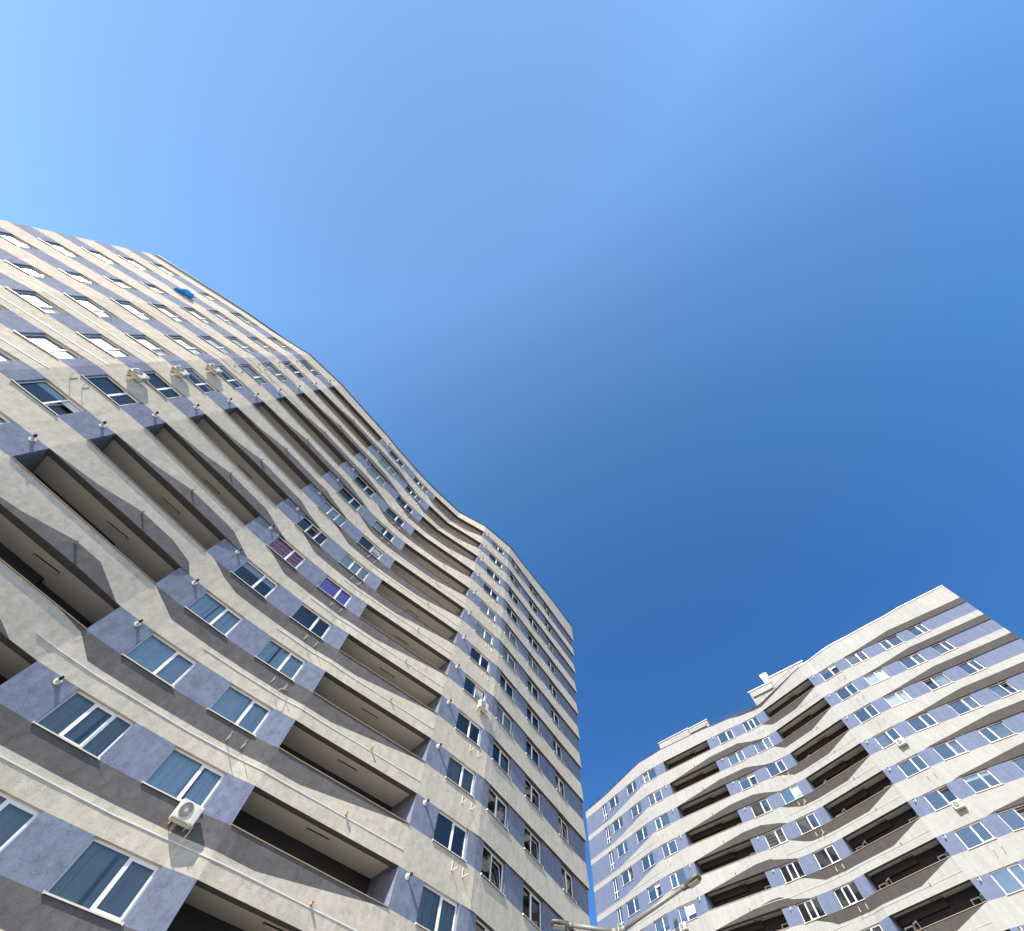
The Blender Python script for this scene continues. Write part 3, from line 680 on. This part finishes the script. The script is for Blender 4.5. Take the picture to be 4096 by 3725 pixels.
def link(name, me, parent=None):
    o = bpy.data.objects.new(name, me); COL.objects.link(o)
    if parent:
        o.parent = parent
        if parent.type == 'EMPTY' and parent.name.startswith('apartment_tower'): o.matrix_parent_inverse = Matrix.Translation(-parent.location)
    return o
def shell(T, root):
    build_core(T, root)
    for k in range(T.floors+1):                                # one storey: the band and the wall panels standing on it
        mb = build_band(T, k, root) if k < T.floors else MB()
        if k > 0: build_strip(T, k-1, mb)
        if k == T.floors: continue
        o = mb.build('storey_wall' if k else 'roof_band', root); bm = bmesh.new(); bm.from_mesh(o.data)
        bmesh.ops.remove_doubles(bm, verts=bm.verts, dist=0.0006); bm.to_mesh(o.data); bm.free()
shell(LT, left)
build_roof_cap(LT, left, 'roofcap', 0.07, 0.07)

def window_seen(T, k, a, b):
    return in_view([T.pos(a, T.P(k)), T.pos(b, T.P(k)), T.pos(b, T.L(k)), T.pos(a, T.L(k))])
SPECIAL_L = {(14, 7): ('curtain', 'red'), (16, 7): ('curtain', 'violet'), (14, 12): ('curtain', 'c_lace'), (14, 11): ('curtain', 'c_lace'), (16, 11): ('curtain', 'c_grey'), (16, 12): ('curtain', 'c_lace'),
    (14, 10): ('curtain', 'c_grey'), (16, 10): ('curtain', 'c_grey'), (14, 9): ('curtain', 'c_grey'), (16, 9): ('curtain', 'c_grey'), (14, 8): ('shade', 'blind'), (16, 8): None, (21, 9): ('curtain', 'c_lace'), (21, 11): ('curtain', 'c_lace')}
wins = []
for a, b in LT.windows:
    for k in range(LT.floors-1):
        if a <= 4 and k > 5: continue
        if not window_seen(LT, k, a, b): continue
        c = (LT.pos(a, LT.P(k))+LT.pos(b, LT.L(k)))/2; x, y, d_ = project(c); wins.append((d_, a, b, k))
wins.sort()
for i, (d_, a, b, k) in enumerate(wins):
    if (a, k) in SPECIAL_L: dr = SPECIAL_L[(a, k)]
    else:
        r = random.random()
        if a <= 8: dr = ('blind', 'blind') if r < 0.75 else ('curtain', 'c_white')
        elif a == 10: dr = ('curtain', 'c_white') if r < 0.35 else (('shade', 'blind') if r < .6 else None)
        elif a >= 24: dr = ('half', 'c_lace') if r < 0.3 else (('blind', 'blind_beige') if r < .4 else None)
        else: dr = ('blind', 'blind') if r < 0.30 else (('half', 'c_white') if r < 0.5 else None)
    three = (a, k) in ((14, 5), (14, 6), (14, 11), (16, 0), (16, 1), (16, 6))
    split = [0.36, 0.70] if three else ([0.58] if a < 21 else ([0.54] if a == 21 else [0.46]))
    if a <= 10: split = [0.60]
    if a in (3,): split = [0.62]
    build_window(LT, k, a, b, left, 0, split, dr, bright=(a <= 8), sash=1, ajar=((a * 7 + k * 5) % 9 == 2))
for k in range(LT.floors-1):
    for a, b, lu, doors in ((12, 13, 12.57, [(12.90, True)]), (18, 20, 19.42, [(19.02, False), (19.86, False)])):
        if in_view([LT.pos(a, LT.P(k)), LT.pos(b, LT.P(k)), LT.pos(b, LT.L(k))]): build_balcony(LT, k, a, b, left, lu, doors)
    for u in (11.63, 13.60, 20.37):
        if in_view([LT.pos(u, LT.L(k), 0.3)], 0): build_vent(LT, k, u, left)
    for u in (12.57, 19.48):
        if k >= 1 and in_view([LT.pos(u, LT.L(k)+.6, 0.2)], 0): build_spout(LT, k, u, left)
for k, a, b in ((8, 5.6, 9.03), (7, 4.5, 8.97), (6, 4.0, 8.98), (4, 4.6, 10.46), (3, 10.6, 12.49), (3, 4.6, 6.9), (3, 9.05, 10.6), (11, 12.89, 20.0), (10, 14.86, 19.99), (9, 15.89, 19.99), (8, 16.08, 19.99),
    (7, 16.47, 19.99), (6, 16.82, 19.99), (5, 17.37, 19.99), (1, 18.92, 19.99), (2, 18.88, 19.99), (12, 14.0, 19.9), (12, 12.9, 13.9)):
    build_duct(LT, k, a, b, left)
ac_left = {(10, 4), (10, 5), (10, 6), (16, 11), (21, 7)}
for k in range(LT.floors-1):
    for col, u1, u2 in ((10, 10.05, 10.36), (16, 16.62, 16.93), (21, 21.65, 21.97)):
        if (col, k) in ac_left or not in_view([LT.on_band(k+1, u1, .31, .2)], 0): continue
        lo = {(10, 8): 2, (10, 1): 2, (10, 2): 1, (16, 9): 3, (16, 3): 3, (16, 6): 3, (21, 5): 3}.get((col, k), 0)
        build_bracket(LT, k+1, u1, left); build_bracket(LT, k+1, u2, left, lo)
rods = MB()                                                    # thin rods of the lightning wire along the roof edge
for u in (17.2, 17.9, 18.4, 18.8, 19.1): rods.tube([LT.pos(u, LT.roof_z(u)+.05, 0.0), LT.pos(u, LT.roof_z(u)+.36, 0.02)], 0.02, 'rail', 6)
rods.tube([LT.pos(u, LT.roof_z(u)+.34, 0.02) for u in (17.2, 17.55, 17.9, 18.4, 18.8, 19.1)], 0.012, 'rail', 5)
rods.build('lightning_wire', left)
build_ac(LT, 7, 10.21, 0.86, 'air conditioner with pink sticker, lowest of three in a row high up', 'flower')
build_ac(LT, 6, 10.21, 0.86, 'middle one of three air conditioners in a row high on the left tower')
build_ac(LT, 5, 10.21, 0.86, 'uppermost of three air conditioners in a row high on the left tower')
build_ac(LT, 12, 16.82, 0.86, 'nearest white air conditioner, below a curtained window at lower left, fan in full view')
build_ac(LT, 8, 21.81, 0.86, 'air conditioner with coloured stickers, alone near the flat right part of the left tower', 'tags')

# ------------------------------------------------------------------ the right tower
RT = Tower(RIGHT_PLAN, 41.538, 1.418,
    [(0, 42.5), (3, 42.6), (6, 43.1), (9, 43.3), (11, 42.95), (13, 42.75), (15, 42.4), (16, 43.35), (18, 43.7), (20, 43.95), (23, 44.25), (25, 44.7)],
    [(1, 2), (3, 4), (5, 6), (7, 8), (11, 12), (13, 14), (17, 18), (19, 20), (21, 22), (23, 24)], [(9, 10), (15, 16)], 'white_r', 13)
RT.low = {}; RT.low2 = {}; FR = 3.0-1.418
for k, (s_, p) in {0: (18.85, 21.9), 1: (19.1, 21.96), 2: (19.0, 22.0), 3: (18.95, 22.05), 4: (18.5, 21.98), 5: (18.4, 21.9), 6: (18.5, 21.9), 7: (18.3, 21.8), 8: (18.3, 21.8)}.items():
    RT.low[k] = [(s_, 0.0), (p, 0.83), (25.0, 0.83)]
for k, (p, e) in {1: (11.92, 13.72), 2: (11.62, 13.45), 3: (11.4, 13.1), 4: (11.09, 12.55), 5: (10.72, 12.05), 6: (10.19, 11.75), 7: (9.95, 11.4), 8: (9.9, 11.1)}.items():
    RT.low2[k] = [(9.0, 0.0), (9.92, 0.78), (p, 0.80), (e, 0.0)]
for k, (s_, p) in {1: (14.02, 15.1), 2: (13.9, 14.87), 3: (13.2, 14.25), 4: (12.6, 13.7), 5: (12.1, 13.3), 6: (11.66, 12.95), 7: (11.4, 12.4), 8: (11.0, 12.0), 9: (10.7, 11.7)}.items():
    RT.up[k] = [([(s_, FR), (p, 0.78), (15.52, 0.74), (15.99, FR)], 'grey')]
for k in range(1, 13):
    e = 6.85 if k == 1 else 6.5
    RT.up.setdefault(k, []).append(([(0.0, 0.57), (3.0, 0.58), (4.95, 1.08), (e, FR)], 'blue'))
RT.up[0] = [([(12.2, 1.3), (13.0, 1.0), (14.5, 0.62), (15.0, 0.5), (15.9, 1.75)], 'grey')]
RT.lip = 0.09; RT.deep = 1.8; RT.notch = (1.0, 2.0)
right = empty('apartment_tower', 'farther sunlit apartment tower with white, blue and grey wavy bands at the lower right', 'apartment building', 'apartment towers', RT.pos(12, -EYE))
shell(RT, right)
build_roof_cap(RT, right, 'roofcap', 0.05, 0.05, 0.0, 16.0); build_roof_cap(RT, right, 'whitecap', 0.09, 0.08, 16.0, 25.0)
SPECIAL_R = {(5, 1): ('blind', 'vertical'), (3, 2): ('blind', 'teal'), (1, 2): ('blind', 'teal'), (7, 1): ('blind', 'blind_beige'), (11, 1): ('curtain', 'c_white'), (13, 1): ('curtain', 'c_white'), (13, 3): ('nursery', 'nursery'), (11, 4): ('blind', 'zebra'), (13, 4): ('half', 'c_white'),
    (3, 4): ('plants', 'leaf'), (17, 3): ('half', 'c_white'), (17, 0): ('shade', 'blind'), (17, 5): ('plants', 'flower'), (19, 2): ('curtain', 'c_white'), (21, 2): ('half', 'c_white'), (19, 1): ('curtain', 'c_white'), (17, 7): ('curtain', 'c_grey'), (7, 5): ('blind', 'blind'), (5, 5): ('blind', 'blind')}
for a, b in RT.windows:
    for k in range(RT.floors-1):
        if not window_seen(RT, k, a, b): continue
        if (a, k) in SPECIAL_R: dr = SPECIAL_R[(a, k)]
        else:
            r = random.random(); dr = ('half', 'c_lace') if r < 0.18 else (('shade', 'blind') if r < .28 else None)
        three = (a, k) in ((13, 0), (11, 5), (11, 6), (13, 6))
        split = [0.35, 0.68] if three else {1: [0.5], 3: [0.6], 5: [0.58], 7: [0.42]}.get(a, [0.58])
        if a == 21 and k % 2 == 0: split = [0.42]
        build_window(RT, k, a, b, right, 0, split, dr, tall=(a == 1), sash=(0 if a in (7, 21) and k % 2 == 0 else 1), ajar=((a*3+k*4) % 10 == 1 and a > 1))
for k in range(RT.floors-1):
    for a, b, lu, doors in ((9, 10, 9.6, [(9.86, True)]), (15, 16, 15.55, [(15.03, True), (15.84, True)])):
        if in_view([RT.pos(a, RT.P(k)), RT.pos(b, RT.P(k)), RT.pos(b, RT.L(k))]): build_balcony(RT, k, a, b, right, lu, doors)
    for u in (8.55, 10.55, 16.41):
        if not (u == 8.55 and k == 0) and in_view([RT.pos(u, RT.L(k), 0.3)], 0): build_vent(RT, k, u, right)
    for u in (9.58, 15.61):
        if k >= 1 and in_view([RT.pos(u, RT.L(k)+.6, 0.2)], 0): build_spout(RT, k, u, right)
for k, a, b in ((2, 15.26, 15.66), (1, 15.39, 15.98), (3, 15.14, 15.99), (4, 12.62, 15.99), (5, 11.61, 15.99), (6, 9.62, 15.99), (7, 13.51, 15.99), (7, 9.7, 12.9), (8, 13.0, 15.9), (2, 3.48, 6.54), (3, 3.3, 6.52), (4, 3.1, 6.49), (5, 3.0, 6.45), (6, 3.0, 6.5), (2, 0.0, 3.2), (3, 0.0, 3.1), (4, 0.0, 3.0)):
    build_duct(RT, k, a, b, right)
ac_right = {(17, 3), (17, 5), (7, 5)}
for k in range(RT.floors-1):
    for col, u1, u2 in ((7, 7.02, 7.33), (13, 13.61, 13.93), (17, 17.65, 17.94)):
        if (col, k) in ac_right or not in_view([RT.on_band(k+1, u1, .25, .2)], 0): continue
        build_bracket(RT, k+1, u1, right); build_bracket(RT, k+1, u2, right, 3 if (col, k) in ((13, 3), (13, 4), (17, 0), (17, 1), (13, 0)) else 0)
build_ac(RT, 4, 17.80, 0.86, 'higher of two air conditioners near the right edge of the farther tower')
build_ac(RT, 6, 17.80, 0.86, 'lower of two air conditioners near the right edge of the farther tower')
build_ac(RT, 6, 7.15, 0.86, 'air conditioner on the farther tower, below the right head of the street lamp')

# roof rooms, railing and duct of the right tower
def roof_room(a, b, depth, z0, z1, root, name='roof_room'):
    a = Vector((a[0], a[1], z0+EYE)); b = Vector((b[0], b[1], z0+EYE)); t = (b-a); n = Vector((t.y, -t.x, 0)).normalized()
    mb = MB(); mb.box(a, t, -n*depth, (0, 0, z1-z0), 'white_r'); o = mb.build(name, root)
    c = MB(); c.box(a-t.normalized()*.12+n*.12+Vector((0, 0, z1-z0+.003)), t+t.normalized()*.24, -n*(depth+.24), (0, 0, .10), 'whitecap'); c.build('roof_coping', o)
    return o, a, t, n
o, a, t, n = roof_room((24.1, 64.97), (28.42, 61.19), 6, 41.5, 46.35, right)
o, a, t, n = roof_room((28.46, 61.15), (31.14, 58.81), 6, 41.5, 46.20, right)
rc = MB(); rc.box(a+t*0.04+n*0.003+Vector((0, 0, 3.85)), t*0.86, n*0.25, (0, 0, 0.6), 'white_r'); rc.build('roof_ledge', o)
o, a, t, n = roof_room((37.23, 53.18), (40.19, 50.76), 5, 41.5, 46.75, right)
rc = MB(); rc.box(a+t*0.06+n*0.003+Vector((0, 0, 4.2)), t*0.90, n*0.25, (0, 0, 0.7), 'white_r'); rc.build('roof_ledge', o)
zd = MB(); p0 = a+t*0.78-n*0.9+Vector((0, 0, 5.35)); zd.box(p0, t.normalized()*0.95, -n*0.95, (0, 0, 1.5), 'zinc'); zd.box(p0+Vector((0, 0, 1.55))-t.normalized()*.08+n*.08, t.normalized()*1.11, -n*1.11, (0, 0, .75), 'zinc')
for x in (-.2, 1.6): zd.box(p0+t.normalized()*x, t.normalized()*.3, -n*.3, (0, 0, .5), 'pvc')
zd.build('roof_vent', right)
o, a, t, n = roof_room((40.23, 50.72), (44.72, 47.03), 5, 41.5, 47.45, right)
def rail(u0, u1, step, off, h):
    us = []; u = u0; rl = MB()
    while u <= u1+1e-6: us.append(u); u += step
    pts = [RT.pos(u, RT.roof_z(u), off) for u in us]
    for p in pts: rl.tube([p, p+Vector((0, 0, h))], 0.022, 'rail', 6)
    for f in (1.0, 0.55): rl.tube([p+Vector((0, 0, h*f)) for p in pts], 0.024 if f == 1 else 0.014, 'rail', 6)
    rl.build('roof_railing', right)
rail(0.1, 4.1, 0.5, -0.2, 0.62); rail(9.3, 15.9, 0.22, -0.2, 0.75)

# ------------------------------------------------------------------ loose things
def blob(mb, c, r, mat, seed, n=18, m=10):
    rnd = random.Random(seed); ph = [rnd.uniform(0, 6.28) for _ in range(6)]; base = len(mb.v); k = mb.mi(mat)
    for i in range(m+1):
        for j in range(n):
            a, b = 2*math.pi*j/n, math.pi*i/m; d = Vector((math.sin(b)*math.cos(a), math.sin(b)*math.sin(a), math.cos(b)))
            f = 1+.12*math.sin(5*a+ph[0]+3*b)+.10*math.sin(9*a+ph[1])*math.sin(b)+.08*math.sin(7*b+ph[2])
            mb.v.append(tuple(c+Vector((d.x*r[0]*f, d.y*r[1]*f, d.z*r[2]*f))))
    for i in range(m):
        for j in range(n):
            mb.f.append((base+i*n+j, base+(i+1)*n+j, base+(i+1)*n+(j+1) % n, base+i*n+(j+1) % n)); mb.m.append(k)
cl = MB(); p = LT.pos(3.55, LT.P(1)+0.05, 0.1); t = (LT.pos(4, 40)-LT.pos(3, 40)).normalized(); n = LT.normal(3.5)
for i, (x, y, z, r) in enumerate(((0.0, .05, .16, (.42, .30, .30)), (.30, .12, .30, (.34, .36, .42)), (.66, .10, .16, (.50, .30, .26)), (-.28, .02, .06, (.26, .24, .22)))):
    blob(cl, p+t*x+n*y+Vector((0, 0, z)), r, 'cloth', i)
co = cl.build('cloth', None, True); co['label'] = 'bundle of bright blue cloth hanging over a window sill high on the left tower'; co['category'] = 'cloth'

# street lamp: a post below the frame with two arms and flat heads
lamp = empty('street_lamp', 'grey street lamp with two arms and flat heads, crossing in front of both towers', 'street lamp', None, (2.24, 11.65, 0))
J = Vector((0, 0, 4.36+EYE))
mb = MB(); mb.tube([(0, 0, 0), (0, 0, 1.2), (0, 0, 1.21), (0, 0, J.z+.09)], [0.085, 0.085, 0.065, 0.042], 'galv', 16); mb.tube([(0, 0, J.z-.16), (0, 0, J.z+.10)], 0.052, 'galv', 16); mb.build('pole', lamp, True)
def lamp_arm(tip, length):
    d = Vector(tip)-J; L_ = d.length; d.normalize(); side = Vector((-d.y, d.x, 0)).normalized(); upv = d.cross(side).normalized()
    if upv.z < 0: upv = -upv
    q = J+d*(L_-length)
    m = MB(); m.tube([J+d*0.03, J+d*(L_-length)*0.5, q], 0.036, 'galv', 14); m.tube([J+d*0.02, J+d*0.16], 0.046, 'galv', 14); arm = m.build('arm', lamp, True)
    h = MB(); sec = [(0.0, .045, .045), (.10, .052, .05), (.13, .075, .05), (.20, .095, .046), (length*.6, .115, .040), (length*.88, .110, .032), (length*.97, .085, .022), (length, .04, .012)]; rings = []
    k = h.mi('head')
    for s_, wd, th in sec:
        b0 = len(h.v); c = q+d*s_
        for a in range(16):
            x = math.cos(a*math.pi/8); y = math.sin(a*math.pi/8); x = math.copysign(abs(x)**.6, x); y = math.copysign(abs(y)**.6, y)
            h.v.append(tuple(c+side*wd*x+upv*th*y))
        rings.append(b0)
    for r0, r1 in zip(rings, rings[1:]):
        for a in range(16): h.f.append((r0+a, r0+(a+1) % 16, r1+(a+1) % 16, r1+a)); h.m.append(k)
    h.f.append(tuple(rings[0]+a for a in range(16))); h.m.append(k); h.f.append(tuple(rings[-1]+a for a in range(16))); h.m.append(k)
    hd = h.build('lamp_head', lamp, True)
    l = MB(); c = q+d*(length*.34)-upv*.047; l.box(c-side*.075, d*(length*.52), side*.15, -upv*.008, 'lens')
    for i in range(3):
        for j in range(8): l.tube([c-side*.05+side*.05*i+d*(.03+j*length*.06)-upv*.006, c-side*.05+side*.05*i+d*(.03+j*length*.06)-upv*.016], .011, 'tube', 8)
    l.build('lamp_lens', hd)
    for i in range(3): pass
lamp_arm((1.62, -1.26, 4.72+EYE), 0.46)
lamp_arm((-1.43, 0.02, 4.47+EYE), 0.46)

# ------------------------------------------------------------------ ground
g = MB(); R_ = 1500
g.quad([(-R_, -R_, 0), (R_, -R_, 0), (R_, R_, 0), (-R_, R_, 0)], 'paving')
MAT['paving'] = plain('pale concrete paving', (0.28, 0.26, 0.235), 0.9, 0, 0.2, 0.12, 0.6)
gr = g.build('ground'); gr['kind'] = 'structure'; gr['label'] = 'pale concrete paving around the towers'
